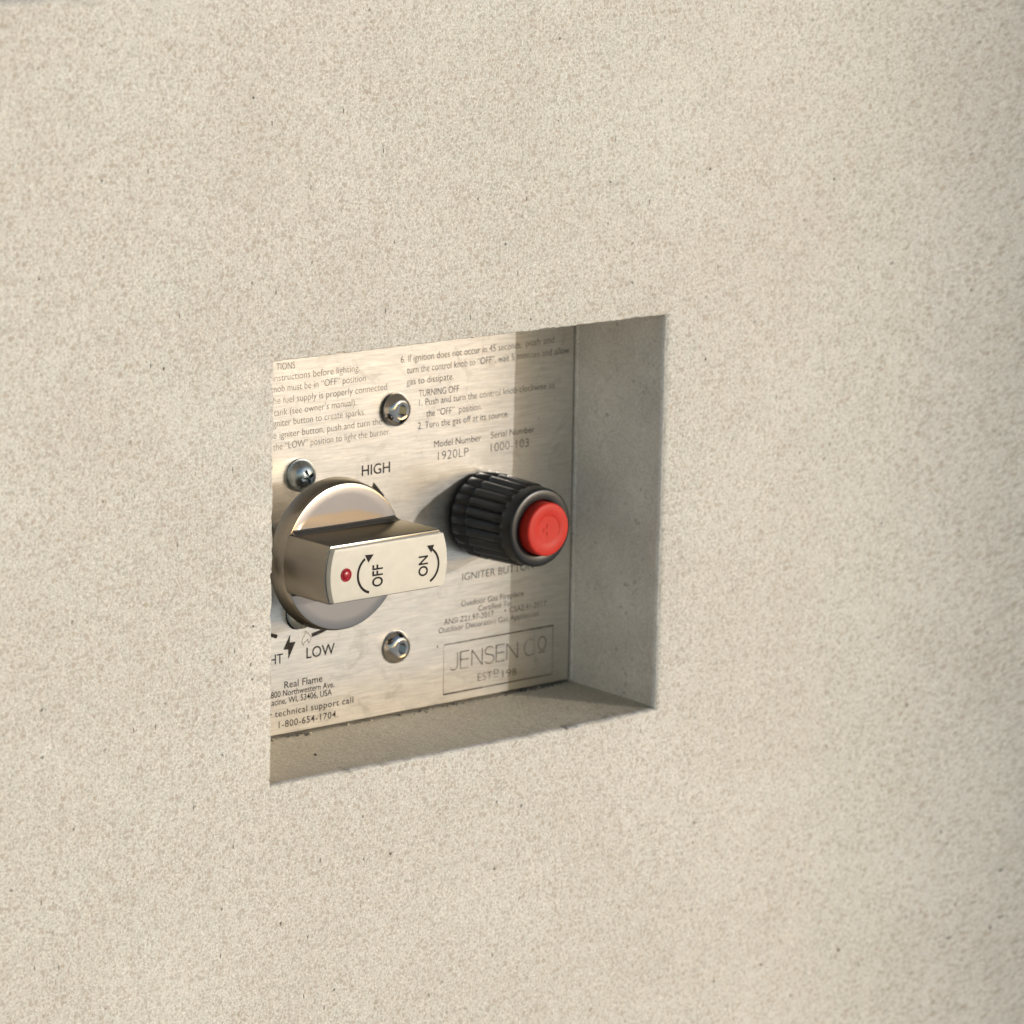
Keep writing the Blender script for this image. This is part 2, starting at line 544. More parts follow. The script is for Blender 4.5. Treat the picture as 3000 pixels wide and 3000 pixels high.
def put_text(bm, s, x0, x1, z, cap, h, hidden="", spacing=1.0, thin=0.0, rot=False):
    """Sets s between x0 and x1 with its baseline at z and capitals cap mm high, h above the plate.
    hidden: leading characters that continue to the left behind the concrete edge.
    rot: run up the face (x0, x1 become z limits and z becomes the baseline's x)."""
    _, _, a, b = text_bm(s, spacing, thin)
    sx = (x1 - x0) / (b - a)
    sy = cap / CAPH
    vs, fs, a2, b2 = text_bm(hidden + s, spacing, thin)
    nv = []
    for x, y in vs:
        u = x1 + (x - b2) * sx
        v = y * sy
        if rot:
            nv.append(bm.verts.new((z - v, PLATE_Y - h, u)))
        else:
            nv.append(bm.verts.new((u, PLATE_Y - h, z + v)))
    for f in fs:
        try:
            bm.faces.new([nv[i] for i in f])
        except ValueError:
            pass

def ribbon(bm, pts, width, h, closed=False):
    n = len(pts)
    P = [Vector(p) for p in pts]
    Lf, Rt = [], []
    for i in range(n):
        if closed:
            a, b = P[(i - 1) % n], P[(i + 1) % n]
        else:
            a, b = P[max(i - 1, 0)], P[min(i + 1, n - 1)]
        t = (b - a).normalized()
        k = Vector((-t.y, t.x)) * width / 2
        if 0 < i < n - 1 or closed:
            e = (P[i] - P[i - 1]).normalized()
            c = max(0.5, abs(e.dot(t)))
            k = k / c
        for lst, q in ((Lf, P[i] + k), (Rt, P[i] - k)):
            lst.append(bm.verts.new((q.x, PLATE_Y - h, q.y)))
    for i in range(n if closed else n - 1):
        j = (i + 1) % n
        bm.faces.new((Lf[i], Lf[j], Rt[j], Rt[i]))

def arc(cx, cz, r, a0, a1, n=40, rz=None):
    rz = rz or r
    return [(cx + r * math.cos(math.radians(a0 + (a1 - a0) * i / n)), cz + rz * math.sin(math.radians(a0 + (a1 - a0) * i / n))) for i in range(n + 1)]

def poly(bm, pts, h):
    f = bm.faces.new([bm.verts.new((x, PLATE_Y - h, z)) for x, z in pts])
    bmesh.ops.triangulate(bm, faces=[f])

# ------------------------------------------------------------------ ground
GZ = -400.0
bm = bmesh.new()
bmesh.ops.create_grid(bm, x_segments=8, y_segments=8, size=60000)  # patio plane out of view, added to bounce light and fill reflections
for vtx in bm.verts:
    vtx.co.z = GZ
g = finish(bm, "ground", M_GROUND, (0, 0, GZ))
g["kind"] = "structure"

# ------------------------------------------------------------------ concrete fireplace body with the recess
W, H = 140.3, 115.0
X0, X1, Z0, Z1, YB = -330.0, 322.0, GZ, 212.7, 330.0
fire = thing("outdoor_fireplace", "cream speckled concrete fireplace body with a square-edged control recess in its face", "fireplace", (0, 0, GZ))

def face_y(x):
    """An added cove bends the face forward so its right end shades darker."""
    t = max(0.0, x - 172.0) / 110.0
    return -0.80 * 110.0 / 2.7 * t ** 2.7

def nz(x, s, seed):
    return mnoise.noise(Vector((x * s, seed, 0.3)))

def edge_jit(u, seed):
    j = 0.22 * nz(u, 0.35, seed) + 0.22 * nz(u, 1.1, seed + 5) + 0.20 * nz(u, 2.6, seed + 9)
    if seed == 2.0:
        return 0.45 * j + 0.7 * (u - 57.0) / 57.0
    if seed == 4.0:
        j += 0.35 * (57.0 - u) / 57.0
    if seed == 1.0:
        k = max(0.0, min(1.0, u / 75.0))
        j += -0.6 + 1.15 * k * k * (3 - 2 * k) - 0.35 * max(0.0, (u - 80.0) / 60.0)
    c = nz(u, 0.16, seed + 20)
    if c > 0.12:
        j += (c - 0.12) * 2.0 * (0.6 + nz(u, 1.4, seed + 33))
    return j

# loops of the opening: one list of (x, z, outward normal) around the hole
def loop_pts(step=0.7):
    pts = []
    def run(a, b, n, nrm, seed):
        for i in range(n):
            t = i / n
            pts.append((a[0] + (b[0] - a[0]) * t, a[1] + (b[1] - a[1]) * t, nrm, seed, t))
    nx, nz_ = int(W / step), int(H / step)
    run((0, 0), (W, 0), nx, (0, -1), 1.0)
    run((W, 0), (W, H), nz_, (1, 0), 2.0)
    run((W, H), (0, H), nx, (0, 1), 3.0)
    run((0, H), (0, 0), nz_, (-1, 0), 4.0)
    return pts

LP = loop_pts()
NB = len(LP)
def hole_loop(y, grow_fn):
    out = []
    for (x, z, nrm, seed, t) in LP:
        u = x if nrm[1] else z
        g_ = grow_fn(seed, u)
        # ease towards corners so the offsets of both sides agree
        gx = grow_fn(2.0 if x > W / 2 else 4.0, z) if (nrm[1] and min(x, W - x) < 0.4) else 0.0
        px, pz = x + nrm[0] * g_, z + nrm[1] * g_
        if nrm[1] and x < 0.4: px -= grow_fn(4.0, z)
        if nrm[1] and x > W - 0.4: px += grow_fn(2.0, z)
        if nrm[0] and z < 0.4: pz -= grow_fn(1.0, x)
        if nrm[0] and z > H - 0.4: pz += grow_fn(3.0, x)
        out.append((px, y, pz))
    return out

BEV = {1.0: 0.8, 2.0: 2.0, 3.0: 0.35, 4.0: 0.15}
SET = {1.0: 0.35, 2.0: 0.8, 3.0: 0.1, 4.0: 0.0}
def bev(k):
    return lambda seed, u: BEV[seed] * k - SET[seed] + edge_jit(u, seed) * (0.6 + 0.4 * k)

bm = bmesh.new()
# flat panel round the hole
XA, XB, ZA, ZB = -14.0, 160.0, -14.0, 130.0
front = [bm.verts.new(c) for c in hole_loop(0.0, bev(1.0))]
outer = []
for a, b in (((XA, ZA), (XB, ZA)), ((XB, ZA), (XB, ZB)), ((XB, ZB), (XA, ZB)), ((XA, ZB), (XA, ZA))):
    for i in range(12):
        t = i / 12
        outer.append(bm.verts.new((a[0] + (b[0] - a[0]) * t, 0, a[1] + (b[1] - a[1]) * t)))
ed = [bm.edges.new((outer[i], outer[(i + 1) % len(outer)])) for i in range(len(outer))]
ed += [bm.edges.new((front[i], front[(i + 1) % NB])) for i in range(NB)]
bmesh.ops.triangle_fill(bm, use_beauty=True, use_dissolve=False, edges=ed)
# rounded lip
prev = front
for y, k in ((0.06, 0.74), (0.20, 0.50), (0.45, 0.27), (0.85, 0.10), (1.4, 0.02), (2.0, 0.0)):
    cur = [bm.verts.new(c) for c in hole_loop(y, bev(k))]
    for i in range(NB):
        f = bm.faces.new((prev[i], prev[(i + 1) % NB], cur[(i + 1) % NB], cur[i]))
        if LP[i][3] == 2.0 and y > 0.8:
            f.material_index = 1  # shaded right lip takes the lightened wall colour
    prev = cur
LIP = [tuple(v.co) for v in prev]
# rest of the face
def face_grid(xs, zs):
    g_ = [[bm.verts.new((x, face_y(x), z)) for z in zs] for x in xs]
    for i in range(len(xs) - 1):
        for j in range(len(zs) - 1):
            bm.faces.new((g_[i][j], g_[i + 1][j], g_[i + 1][j + 1], g_[i][j + 1]))
    return g_
ZT = Z1 - 2.6
def lin(a, b, n): return [a + (b - a) * i / n for i in range(n + 1)]
face_grid(lin(X0, XA, 6), lin(Z0, ZT, 12))
face_grid(lin(XA, XB, 6), lin(Z0, ZA, 8))
face_grid(lin(XA, XB, 6), lin(ZB, ZT, 6))
face_grid(lin(XB, X1, 54), lin(Z0, ZT, 12))
# worn top edge, top, ends and back
xs = lin(X0, X1, 260)
rows = []
for k in range(7):
    a = math.pi / 2 * k / 6
    rows.append([(x, face_y(x) + 2.6 * (1 - math.cos(a)), ZT + 2.6 * math.sin(a)) for x in xs])
rows.append([(x, YB, Z1) for x in xs])
rows.append([(x, YB, Z0) for x in xs])
vr = [[bm.verts.new((x, y + (0.5 * nz(x, 0.09, 31) + 0.35 * nz(x, 0.5, 37) if 0 < k < 7 else 0), z + (0.45 * nz(x, 0.13, 41) + 0.3 * nz(x, 0.6, 47) if 0 < k < 7 else 0))) for x, y, z in row] for k, row in enumerate(rows)]
for a, b in zip(vr, vr[1:]):
    for i in range(len(xs) - 1):
        bm.faces.new((a[i], a[i + 1], b[i + 1], b[i]))
for x in (X0, X1):
    bm.faces.new([bm.verts.new(c) for c in ((x, face_y(x), Z0), (x, face_y(x), ZT), (x, face_y(x) + 2.6, Z1), (x, YB, Z1), (x, YB, Z0))])
bmesh.ops.remove_doubles(bm, verts=bm.verts[:], dist=0.002)
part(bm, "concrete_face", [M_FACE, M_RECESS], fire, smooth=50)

# recess lining: side walls, floor and soffit, slightly out of true, with a strip of caulk beside the plate
bm = bmesh.new()
floor_q, wall_q = [], []
ring0 = [bm.verts.new(c) for c in LIP]
prevr = ring0
for y, kx, zz in ((4, 0.1, 0.0), (6, 0.15, 0.0), (9, 0.25, 0.05), (14, 0.4, 0.1), (22, 0.6, 0.15), (30, 0.85, 0.25), (36, 1.05, 0.3), (38.2, 1.1, 0.3), (46, 1.2, 0.3)):
    cur = []
    for (lx, ly, lz), (x, z, nrm, seed, t) in zip(LIP, LP):
        px, pz = lx, lz
        if nrm[0] == 1 or (nrm[1] and x > W - 0.5):
            t30, t6 = min(1, y / 30.0), min(1, y / 9.0)
            px = (W + (lx - W) * (1 - t6)) * (1 - t30) + t30 * (W + 0.9) + 0.35 * kx + 0.25 * mnoise.noise(Vector((z * 0.12, y * 0.12, 3.3)))
        if seed == 1.0:
            pz = lz * (1 - min(1, y / 9.0)) + zz * 0.5 + 0.05 * mnoise.noise(Vector((x * 0.15, y * 0.15, 8.1)))
        cur.append(bm.verts.new((px, y, pz)))
    for i in range(NB):
        (floor_q if LP[i][3] == 1.0 else wall_q).append((prevr[i].co.copy(), prevr[(i + 1) % NB].co.copy(), cur[(i + 1) % NB].co.copy(), cur[i].co.copy()))
    prevr = cur
bm.free()
def quads(qs):
    b = bmesh.new()
    for q in qs:
        b.faces.new([b.verts.new(c) for c in q])
    bmesh.ops.remove_doubles(b, verts=b.verts[:], dist=0.001)
    return b
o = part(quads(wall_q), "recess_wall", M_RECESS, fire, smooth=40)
o["label"] = "smooth grey formed concrete sides of the recess, colour lightened for fill light"
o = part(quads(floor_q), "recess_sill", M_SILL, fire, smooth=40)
o["label"] = "dusty tan concrete sill of the recess"
bm = bmesh.new()
bm.faces.new([bm.verts.new(c) for c in ((-1, 45.6, -1), (W + 3, 45.6, -1), (W + 3, 45.6, H + 1), (-1, 45.6, H + 1))])
part(bm, "recess_back", M_DARK, fire)
# caulk bead between plate and right wall
bm = bmesh.new()
sec = []
for i in range(121):
    z = 1.0 + (H - 2) * i / 120
    wv = 0.52 + 0.18 * nz(z, 0.6, 61) + 0.14 * nz(z, 2.0, 67)
    q = []
    for k in range(6):
        a = math.pi / 2 * k / 5
        q.append(bm.verts.new((W + 1.45 - wv * math.cos(a), 40.3 - (0.7 + wv * 1.3) * math.sin(a), z)))
    sec.append(q)
for a, b in zip(sec, sec[1:]):
    for k in range(5):
        bm.faces.new((a[k], a[k + 1], b[k + 1], b[k]))
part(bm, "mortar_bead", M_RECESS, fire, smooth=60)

# ------------------------------------------------------------------ steel control plate
PX0, PX1, PZ0, PZ1 = 0.5, 140.6, 1.15, 114.4
plate = thing("control_plate", "brushed stainless steel instruction plate at the back of the concrete recess", "control panel", (70, PLATE_Y, PZ0))
SCREW = [(40.0, 73.9), (39.9, 35.0)]
bm = prism([(PX0, PZ0), (PX1, PZ0), (PX1, PZ1), (PX0, PZ1)], -1.5, 0.0)
cut = []
for (sx_, sz_) in SCREW:
    s_ = 1 if sz_ > 50 else -1
    cut.append(prism([(sx_ - 0.1 + 4.25 * math.cos(2 * math.pi * k / 40), sz_ + s_ * 0.35 + 4.4 * math.sin(2 * math.pi * k / 40)) for k in range(40)], -4, 3))
cut.append(prism([(39.5 + 7 * math.cos(2 * math.pi * k / 40), 54.65 + 7 * math.sin(2 * math.pi * k / 40)) for k in range(40)], -4, 3))
bm = boolean(bm, cut)
bmesh.ops.triangulate(bm, faces=[f for f in bm.faces if len(f.verts) > 4])
part(bm, "steel_sheet", M_STEEL, plate, smooth=20, uv=True)

TH = 0.035     # height of the etched ink above the sheet
def block(name, mat, lines, thin=0.0, label=None):
    b = bmesh.new()
    for ln in lines:
        kw = ln[5] if len(ln) > 5 else {}
        put_text(b, ln[0], ln[1], ln[2], ln[3], ln[4], TH, thin=kw.get("thin", thin), hidden=kw.get("hidden", ""), spacing=kw.get("spacing", 1.0))
    o = part(b, name, mat, plate, smooth=0)
    if label:
        o["label"] = label
    return o

T1 = 0.010
block("lighting_text", M_INK_PALE, [
    ("TIONS", 31.9, 38.35, 104.05, 1.95, {"hidden": ""}),
    ("nstructions before lighting.", 31.3, 61.1, 101.05, 1.9, {"hidden": "i"}),
    ("nob must be in \u201cOFF\u201d position", 31.06, 63.25, 98.0, 1.95, {"hidden": "k"}),
    ("he fuel supply is properly connected", 30.96, 70.9, 94.75, 1.95, {"hidden": "t"}),
    ("tank (see owner\u2019s manual).", 31.1, 60.0, 91.45, 1.95),
    ("gniter button to create sparks.", 30.9, 63.15, 88.45, 1.95, {"hidden": "i"}),
    ("e igniter button, push and turn the", 31.0, 69.26, 85.1, 1.95, {"hidden": "th"}),
    ("the \u201cLOW\u201d position to light the burner.", 30.9, 72.28, 81.9, 1.95),
], T1)
block("turning_off_text", M_INK_THIN, [
    ("6. If ignition does not occur in 45 seconds,", 75.8, 120.6, 101.9, 2.0),
    ("turn the control knob to \u201cOFF\u201d, wait 5", 78.1, 117.7, 98.6, 2.0),
    ("gas to dissipate.", 78.05, 95.2, 95.3, 1.95),
    ("TURNING OFF", 82.5, 97.25, 91.5, 1.95),
    ("1. Push and turn the control knob", 82.6, 119.0, 88.9, 1.95),
    ("the \u201cOFF\u201d  position.", 85.3, 105.8, 85.5, 1.95),
    ("2. Turn the gas off at its source.", 82.3, 115.96, 82.3, 1.95),
], T1 * 0.6)
block("shade_faded_text", M_INK_FAINT, [
    ("push and", 122.2, 132.9, 102.2, 2.0),
    ("minutes and allow", 119.0, 138.8, 98.7, 2.0),
    ("clockwise to", 120.0, 133.4, 89.0, 1.95),
], T1, label="lettering paled in colour where shade falls at the right of the plate")
block("shade_faded_text", M_INK_FAINT, [
    ("CSA2.41-2017", 117.5, 131.6, 24.4, 1.65),
    ("Appliances", 117.8, 128.62, 21.95, 1.65),
], T1)
block("shade_faded_text", M_INK_FAINT, [("N", 124.4, 126.3, 36.3, 2.1)], T1)
block("number_text", M_INK, [
    ("Model Number", 88.3, 105.77, 76.4, 1.9),
    ("1920LP", 89.8, 101.05, 72.55, 2.5, {"thin": 0.016, "spacing": 1.06}),
    ("Serial Number", 109.4, 125.97, 76.7, 1.9),
    ("1000-103", 109.45, 123.8, 72.76, 2.5, {"thin": 0.016, "spacing": 1.06}),
], 0.006)
block("high_text", M_INK, [("HIGH", 62.1, 72.3, 71.2, 2.9, {"thin": -0.010})])
block("low_text", M_INK, [("LOW", 42.85, 52.95, 21.5, 3.05, {"thin": -0.008})])
block("light_text", M_INK, [("HT", 30.0, 34.6, 21.45, 2.75, {"hidden": "LIG", "thin": -0.006})])
block("igniter_text", M_INK, [("IGNITER BUTTO", 99.4, 123.8, 36.25, 2.15, {"thin": 0.010})])
block("certification_text", M_INK_THIN, [
    ("Outdoor Gas Fireplace", 99.1, 122.8, 28.7, 1.65),
    ("Certified To:", 105.6, 118.2, 26.45, 1.65),
    ("ANSI Z21.97-2017", 92.75, 111.4, 24.15, 1.7),
    ("\u2022", 115.5, 116.1, 24.5, 1.6),
    ("Outdoor Decorative Gas", 90.75, 117.0, 21.92, 1.65),
], T1 * 0.5)
block("address_text", M_INK, [
    ("Real Flame", 35.12, 48.59, 14.06, 1.95),
    ("00 Northwestern Ave.", 31.6, 52.84, 11.85, 1.75, {"hidden": "78"}),
    ("acine, WI, 53406, USA", 30.7, 51.97, 9.7, 1.75, {"hidden": "R"}),
    ("technical support call", 31.87, 59.72, 6.27, 1.8, {"hidden": "For ", "spacing": 1.1}),
    ("1-800-654-1704.", 33.2, 54.25, 2.95, 1.9, {"spacing": 1.1}),
], -0.006)

# maker's box: thin-line lettering in a frame
b = bmesh.new()
ribbon(b, [(92.8, 3.6), (134.4, 3.6), (134.4, 18.25), (92.8, 18.25)], 0.26, TH, closed=True)
part(b, "logo_frame", M_INK_THIN, plate, smooth=0)
b = bmesh.new()
zb, zt, sw = 10.4, 15.35, 0.30
def mx(u): return 95.4 + (u - 230) * 0.02802
zm = (zb + zt) / 2 + 0.1
ribbon(b, [(mx(322), zt), (mx(322), zb + 1.2)] + arc(mx(322) - 1.25, zb + 1.2, 1.25, 0, -95, 12)[1:] + [(mx(230), zb + 0.25)], sw, TH)
for e0, e1 in ((362, 478), (845, 960)):
    ribbon(b, [(mx(e1), zt), (mx(e0), zt), (mx(e0), zb), (mx(e1), zb)], sw, TH)
    ribbon(b, [(mx(e0), zm), (mx(e1) - 0.15, zm)], sw, TH + 0.004)
for n0, n1 in ((515, 655), (990, 1135)):
    ribbon(b, [(mx(n0), zb), (mx(n0), zt)], sw, TH)
    ribbon(b, [(mx(n0), zt), (mx(n1), zb)], sw, TH + 0.004)
    ribbon(b, [(mx(n1), zb), (mx(n1), zt)], sw, TH + 0.008)
sx0, sx1 = mx(690), mx(815)
sm, sr = (sx0 + sx1) / 2, (sx1 - sx0) / 2
ribbon(b, arc(sm, zt - 1.2, sr * 0.92, 35, 270, 20, 1.2) [:-4] + [(sm, zm + 0.05)] + arc(sm, zb + 1.28, sr, 75, -150, 20, 1.28)[2:], sw, TH)
part(b, "maker_lettering", M_INK_THIN, plate, smooth=0)
b = bmesh.new()
ribbon(b, arc(125.6, 12.9, 2.2, 55, 305, 26, 2.45), 0.28, TH)
ribbon(b, arc(130.25, 13.5, 1.5, 0, 360, 30, 1.95)[:-1], 0.26, TH, closed=True)
ribbon(b, [(128.85, 10.9), (131.6, 10.9)], 0.26, TH)
part(b, "shade_faded_lettering", M_INK_FAINT, plate, smooth=0)
block("founding_date_text", M_INK_THIN, [
    ("EST", 105.7, 111.2, 5.6, 2.3, {"thin": 0.012}),
    ("D", 111.85, 113.6, 6.75, 1.6, {"thin": 0.004}),
    ("_", 111.75, 113.7, 6.25, 2.0),
    ("19", 115.1, 118.4, 5.35, 2.2, {"thin": 0.01}),
])
block("shade_faded_text", M_INK_FAINT, [("8", 118.8, 120.4, 5.4, 2.1, {"thin": 0.01})])

# dial arc with arrow, spark and flame symbols
b = bmesh.new()
DC = (41.0, 55.5)
ribbon(b, arc(DC[0], DC[1], 27.8, -82.5, 20, 60), 1.1, TH)
tip = (66.4, 69.0)
poly(b, [tip, (70.4, 64.6), (64.2, 63.6)], TH + 0.004)
ribbon(b, arc(DC[0], DC[1], 27.6, -109, -140, 20), 1.1, TH)
poly(b, arc(32.05, 29.4, 0.62, 0, 340, 16), TH + 0.006)
part(b, "dial_arc", M_INK, plate, smooth=0)
b = bmesh.new()
zig = [(37.1, 29.3), (37.02, 26.95), (39.05, 26.9), (36.5, 22.2), (36.42, 25.0), (34.7, 25.2)]
zv = [b.verts.new((x, PLATE_Y - TH, z)) for x, z in zig]
for tri in ((0, 1, 5), (1, 4, 5), (1, 2, 4), (2, 3, 4)):
    b.faces.new([zv[i] for i in tri])
part(b, "lightning_symbol", M_INK, plate, smooth=0)
b = bmesh.new()
fl = [(41.75, 25.4), (41.2, 26.4), (41.35, 27.2), (42.0, 28.0), (42.35, 28.7), (42.35, 29.5), (43.1, 28.85), (44.0, 28.1), (44.5, 27.3), (44.35, 26.6), (44.0, 26.1), (43.45, 25.85), (43.5, 26.35), (43.3, 27.0), (42.7, 26.55), (42.1, 26.2)]
ribbon(b, fl, 0.16, TH, closed=True)
part(b, "flame_symbol", M_INK_THIN, plate, smooth=0)

# ------------------------------------------------------------------ hex socket bolts
def hexagon(cx, cz, r, rot):
    return [(cx + r * math.cos(rot + k * math.pi / 3), cz + r * math.sin(rot + k * math.pi / 3)) for k in range(6)]

BX, BZ = 73.6, 89.0
bolt = thing("hex_bolt", "domed stainless hex socket bolt above the knob, between the two columns of instructions", "bolt", (BX, PLATE_Y, BZ), "hex bolts fixing the steel plate")
prof = [(0, 0.9), (4.55, 0.9), (4.72, 1.05), (4.75, 1.25), (4.62, 1.55)]
for k in range(1, 9):
    t = k / 8
    prof.append((4.62 - (4.62 - 2.62) * t ** 1.15, 1.55 + 1.95 * math.sin(t * math.pi / 2 * 0.93)))
prof += [(2.5, 3.53), (2.4, 3.5), (1.2, 3.45), (0, 3.45)]
hb = lathe(prof, BX, BZ, 72)
hb = boolean(hb, [prism(hexagon(BX, BZ, 1.95, 0.35), 1.9, 6)])
part(hb, "bolt_head", M_BOLT, bolt, smooth=38)
part(lathe([(0, -2), (2.4, -2), (2.4, 0.95), (0, 0.95)], BX, BZ, 32), "shank", M_BOLT, bolt)

def copy_thing(o, loc, label):
    c = o.copy()
    COL.objects.link(c)
    c.location = Vector(loc) * MM
    c["label"] = label
    for ch in o.children:
        k = ch.copy()
        COL.objects.link(k)
        k.parent = c
    return c
b2 = copy_thing(bolt, (74.9, PLATE_Y + 0.7, 20.3), "domed stainless hex socket bolt below the knob, right of the word LOW")
b2.rotation_euler = (0, 0.18, 0)

# ------------------------------------------------------------------ cross-head screws beside the knob
SXc, SZc = 39.9, 74.0
scr = thing("cross_head_screw", "dull zinc cross-head screw in an oval hole above the knob", "screw", (SXc, PLATE_Y, SZc), "cross-head screws behind the knob")
prof = [(0, 0.05), (4.3, 0.05), (4.5, 0.3), (4.55, 1.0)]
for k in range(1, 11):
    a = math.pi / 2 * k / 10
    prof.append((4.55 * math.cos(a), 1.0 + 3.4 * math.sin(a)))
prof[-1] = (0, 4.4)
sb = lathe(prof, SXc, SZc, 64)
def cross(cx, cz, l, w_, rot):
    p = [(-w_, -l), (w_, -l), (w_, -w_), (l, -w_), (l, w_), (w_, w_), (w_, l), (-w_, l), (-w_, w_), (-l, w_), (-l, -w_), (-w_, -w_)]
    c, s = math.cos(rot), math.sin(rot)
    return [(cx + x * c - z * s, cz + x * s + z * c) for x, z in p]
sb = boolean(sb, [prism(cross(SXc, SZc, 2.1, 0.5, 0.35), 2.6, 7)])
part(sb, "screw_head", M_ZINC, scr, smooth=40)
part(lathe([(0, -5), (2.2, -5), (2.2, -0.55), (0, -0.55)], SXc, SZc, 24), "shank", M_ZINC, scr)
s2 = copy_thing(scr, (40.0, PLATE_Y - 0.2, 35.2), "dull zinc cross-head screw half hidden under the lower edge of the knob")
s2.rotation_euler = (0, 0.6, 0)

# ------------------------------------------------------------------ control knob
KX, KZ = 39.5, 54.65
knob = thing("gas_control", "shiny nickel gas control knob with a cream ON and OFF handle", "knob", (KX, PLATE_Y, KZ))
prof = [(0, 14.9), (20.6, 14.9), (21.15, 15.1), (21.3, 15.5), (20.75, 19.6), (20.55, 20.35), (20.25, 20.72), (19.8, 20.85)]
for k in range(1, 9):
    r = 19.8 * (1 - k / 8)
    prof.append((r, 20.85 + 0.12 * (1 - (r / 19.8) ** 2)))
disc = part(lathe(prof[:7], KX, KZ, 160), "knob_disc", M_GRIP, knob, smooth=40)  # same plating as the face; rim uses the darkened colour
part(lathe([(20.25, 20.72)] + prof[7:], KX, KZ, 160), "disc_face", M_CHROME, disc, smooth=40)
part(lathe([(0, -3), (4.6, -3), (4.6, 14.95), (0, 14.95)], KX, KZ, 40), "spindle", M_BOLT, knob)

def slab(R, zlo, zhi, h0, h1, bevel, segs=3, n=28):
    a0, a1 = math.asin(zlo / R), math.asin(zhi / R)
    pts = [(KX + R * math.cos(a0 + (a1 - a0) * i / n), KZ + R * math.sin(a0 + (a1 - a0) * i / n)) for i in range(n + 1)]
    pts += [(KX - R * math.cos(a1 + (a0 - a1) * i / n), KZ + R * math.sin(a1 + (a0 - a1) * i / n)) for i in range(n + 1)]
    b = prism(pts, h0, h1)
    bmesh.ops.recalc_face_normals(b, faces=b.faces[:])
    es = [e for e in b.edges if e.calc_face_angle(0) > 0.6 and not all(abs(v.co.y - (PLATE_Y - h0)) < 1e-4 for v in e.verts)]
    bmesh.ops.bevel(b, geom=es, offset=bevel, segments=segs, affect='EDGES', profile=0.5, clamp_overlap=True)
    return b
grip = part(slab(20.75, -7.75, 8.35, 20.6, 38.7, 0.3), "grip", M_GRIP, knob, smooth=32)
# flared foot where the handle meets the disc
def foot():
    b = bmesh.new()
    prevv = None
    for h, e in ((20.7, 1.35), (21.0, 0.85), (21.5, 0.45), (22.3, 0.15), (23.2, -0.02)):
        R = 20.0
        zl, zh = -7.75 - e, 8.35 + e
        pts = []
        n = 24
        a0, a1 = math.asin(zl / R), math.asin(zh / R)
        pts = [(KX + R * math.cos(a0 + (a1 - a0) * i / n), KZ + R * math.sin(a0 + (a1 - a0) * i / n)) for i in range(n + 1)]
        pts += [(KX - R * math.cos(a1 + (a0 - a1) * i / n), KZ + R * math.sin(a1 + (a0 - a1) * i / n)) for i in range(n + 1)]
        cur = [b.verts.new((x, PLATE_Y - h, z)) for x, z in pts]
        if prevv:
            for i in range(len(cur)):
                j = (i + 1) % len(cur)
                b.faces.new((prevv[i], prevv[j], cur[j], cur[i]))
        prevv = cur
    return b
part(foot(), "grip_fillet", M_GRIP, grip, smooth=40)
part(slab(20.3, -7.1, 7.6, 38.6, 40.5, 0.22), "face_plate", M_LABEL, grip, smooth=32)
fh = 40.5 + 0.04
b = bmesh.new()
put_text(b, "OFF", KZ - 4.35, KZ + 1.75, KX - 2.4, 3.45, fh, rot=True, thin=-0.02)
ac = (KX - 5.75, KZ - 0.55)
ribbon(b, arc(ac[0], ac[1], 5.15, 256, 122, 30), 0.72, fh)
poly(b, [(KX - 5.5, KZ + 4.75), (KX - 8.55, KZ + 4.9), (KX - 7.35, KZ + 2.65)], fh + 0.006)
part(b, "off_lettering", M_LABEL_INK, grip, smooth=0)
b = bmesh.new()
put_text(b, "ON", KZ - 3.6, KZ + 2.1, KX + 13.35, 3.1, fh, rot=True, thin=-0.02)
ac = (KX + 12.2, KZ - 0.7)
ribbon(b, arc(ac[0], ac[1], 5.0, -66, 62, 30), 0.66, fh)
poly(b, [(KX + 13.0, KZ + 4.75), (KX + 15.6, KZ + 4.75), (KX + 14.55, KZ + 2.6)], fh + 0.006)
part(b, "on_lettering", M_LABEL_INK, grip, smooth=0)
prof = [(1.85, 40.3), (1.85, 40.62), (1.75, 40.72), (1.5, 40.72), (1.35, 40.6), (1.3, 40.55)]
for k in range(1, 6):
    a = math.pi / 2 * k / 5
    prof.append((1.3 * math.cos(a), 40.55 + 0.5 * math.sin(a)))
prof[-1] = (0, 41.05)
part(lathe(prof, KX - 14.95, KZ + 0.25, 40), "indicator_dot", M_DOT, knob, smooth=30)

# ------------------------------------------------------------------ igniter button
IX, IZ = 105.5, 55.5
ign = thing("igniter_button", "ribbed black plastic igniter with a round red push button", "igniter", (IX, PLATE_Y, IZ))
NR = 23
def ribbed(depth_fn):
    def f(r, h, t, i):
        ph = (t * NR / (2 * math.pi)) % 1.0
        gq = 0.5 - 0.5 * math.cos(2 * math.pi * ph)
        gq = gq ** 0.55
        return r - depth_fn(h) * (1 - gq)
    return f
SEG = NR * 12
part(lathe([(0, -2), (6, -2), (6, 2.2), (0, 2.2)], IX, IZ, 48), "threaded_stem", M_BLACK, ign)
prof = [(6.0, 1.9), (11.6, 1.9), (12.3, 2.15), (12.6, 2.6), (12.55, 6.9), (12.3, 7.3), (11.4, 7.45), (10.6, 7.45)]
part(lathe(prof, IX, IZ, SEG, ribbed(lambda h: 1.0 if 2.3 < h < 7.4 else 0.2)), "lock_ring", M_BLACK, ign, smooth=50)
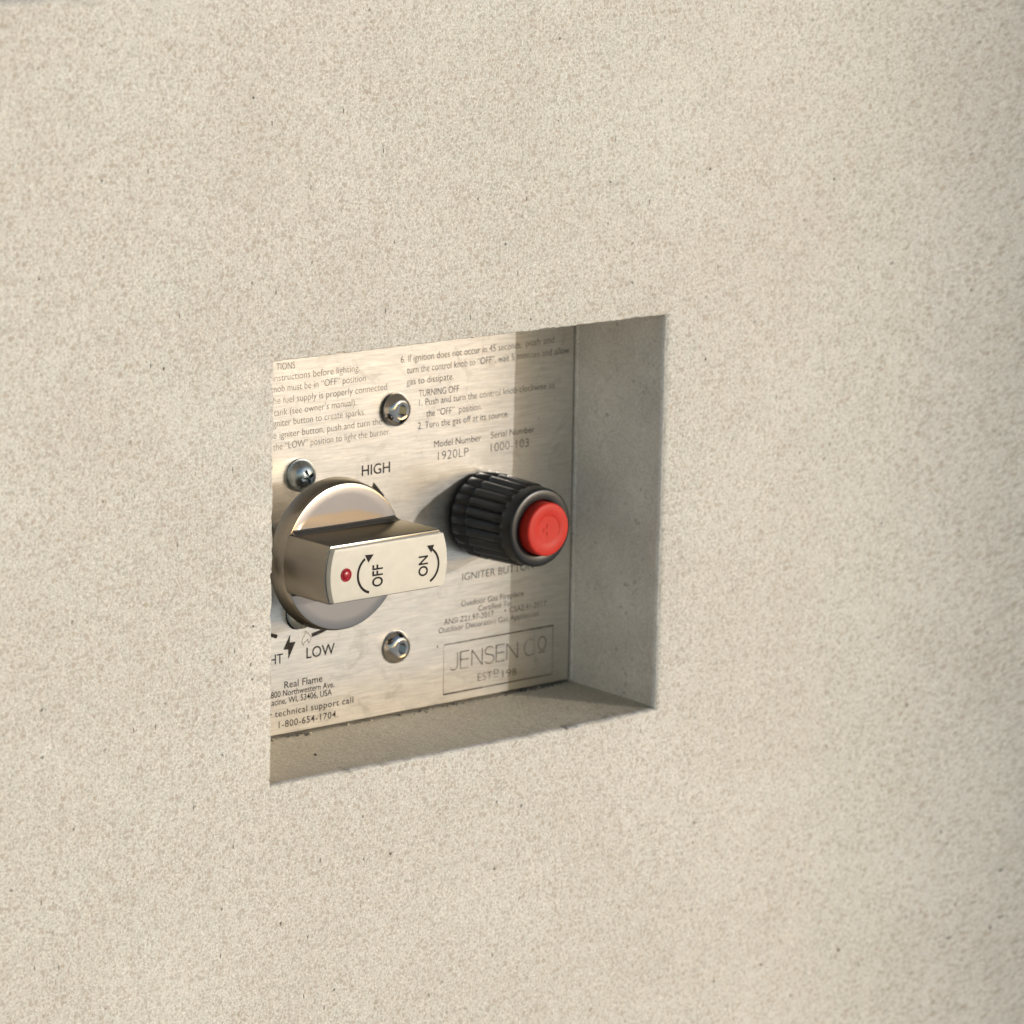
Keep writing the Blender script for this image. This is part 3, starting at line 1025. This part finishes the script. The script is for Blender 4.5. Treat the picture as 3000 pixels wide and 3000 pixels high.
prof = [(10.4, 7.3), (10.9, 7.75), (11.9, 7.8), (12.35, 8.05), (12.4, 8.6)] + [(12.4 - 0.42 * k / 8, 8.6 + 12.6 * k / 8) for k in range(1, 9)] + [(11.75, 21.9), (11.35, 22.35), (11.32, 23.2), (11.3, 25.9), (11.2, 26.4), (10.9, 26.75), (10.5, 26.9), (8.3, 26.9), (8.05, 26.8), (7.9, 26.4), (7.9, 24.0)]
def dep(h):
    if h < 8.0 or h > 22.3:
        return 0.0
    return 1.0
part(lathe(prof, IX, IZ, SEG, ribbed(dep)), "housing", M_BLACK, ign, smooth=50)
prof = [(0, 24.2), (7.55, 24.2), (7.65, 24.4), (7.65, 29.5), (7.55, 29.85), (7.3, 30.1), (6.9, 30.2), (4.3, 30.2), (4.2, 30.16), (4.05, 30.06), (3.85, 30.05), (0, 30.07)]
rb = lathe(prof, IX, IZ, 96)
crossb = prism(cross(IX, IZ, 1.75, 0.5, 0.0), 29.8, 30.22)
me = bpy.data.meshes.new("tmp"); crossb.to_mesh(me); crossb.free(); rb.from_mesh(me); bpy.data.meshes.remove(me)
part(rb, "push_button", M_RED, ign, smooth=35)

# ------------------------------------------------------------------ grit swept into the joint under the plate
bm = bmesh.new()
rnd = random.Random(3)
for i in range(330):
    x = 2 + 137 * rnd.random()
    if mnoise.noise(Vector((x * 0.09, 4.0, 0))) < 0.0 and rnd.random() < 0.8:
        continue
    far = abs(rnd.gauss(0, 1.0))
    y = 39.9 - far * (0.7 + 0.9 * max(0.0, 0.5 + mnoise.noise(Vector((x * 0.2, 9.0, 0)))))
    if i % 26 == 0:
        y = 38 - 34 * rnd.random()
    r = 0.10 + 0.34 * rnd.random() ** 3 + (0.25 if rnd.random() < 0.06 else 0)
    mtx = Matrix.Translation((x, y, 0.12 + r * 0.5)) @ Matrix.Rotation(rnd.random() * 6.28, 4, (rnd.random() - .5, rnd.random() - .5, rnd.random() - .5)) @ Matrix.Diagonal((r * (1 + rnd.random() * 0.7), r, r * 0.75, 1))
    bmesh.ops.create_icosphere(bm, subdivisions=1, radius=1.0, matrix=mtx)
bm.faces.index_update()
for f in bm.faces:
    f.material_index = 1 if (f.index // 20) % 5 == 0 else 0
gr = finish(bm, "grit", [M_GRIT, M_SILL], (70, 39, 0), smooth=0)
gr["kind"] = "stuff"
gr["label"] = "dark crumbs and grit along the joint under the steel plate"
gr["category"] = "grit"
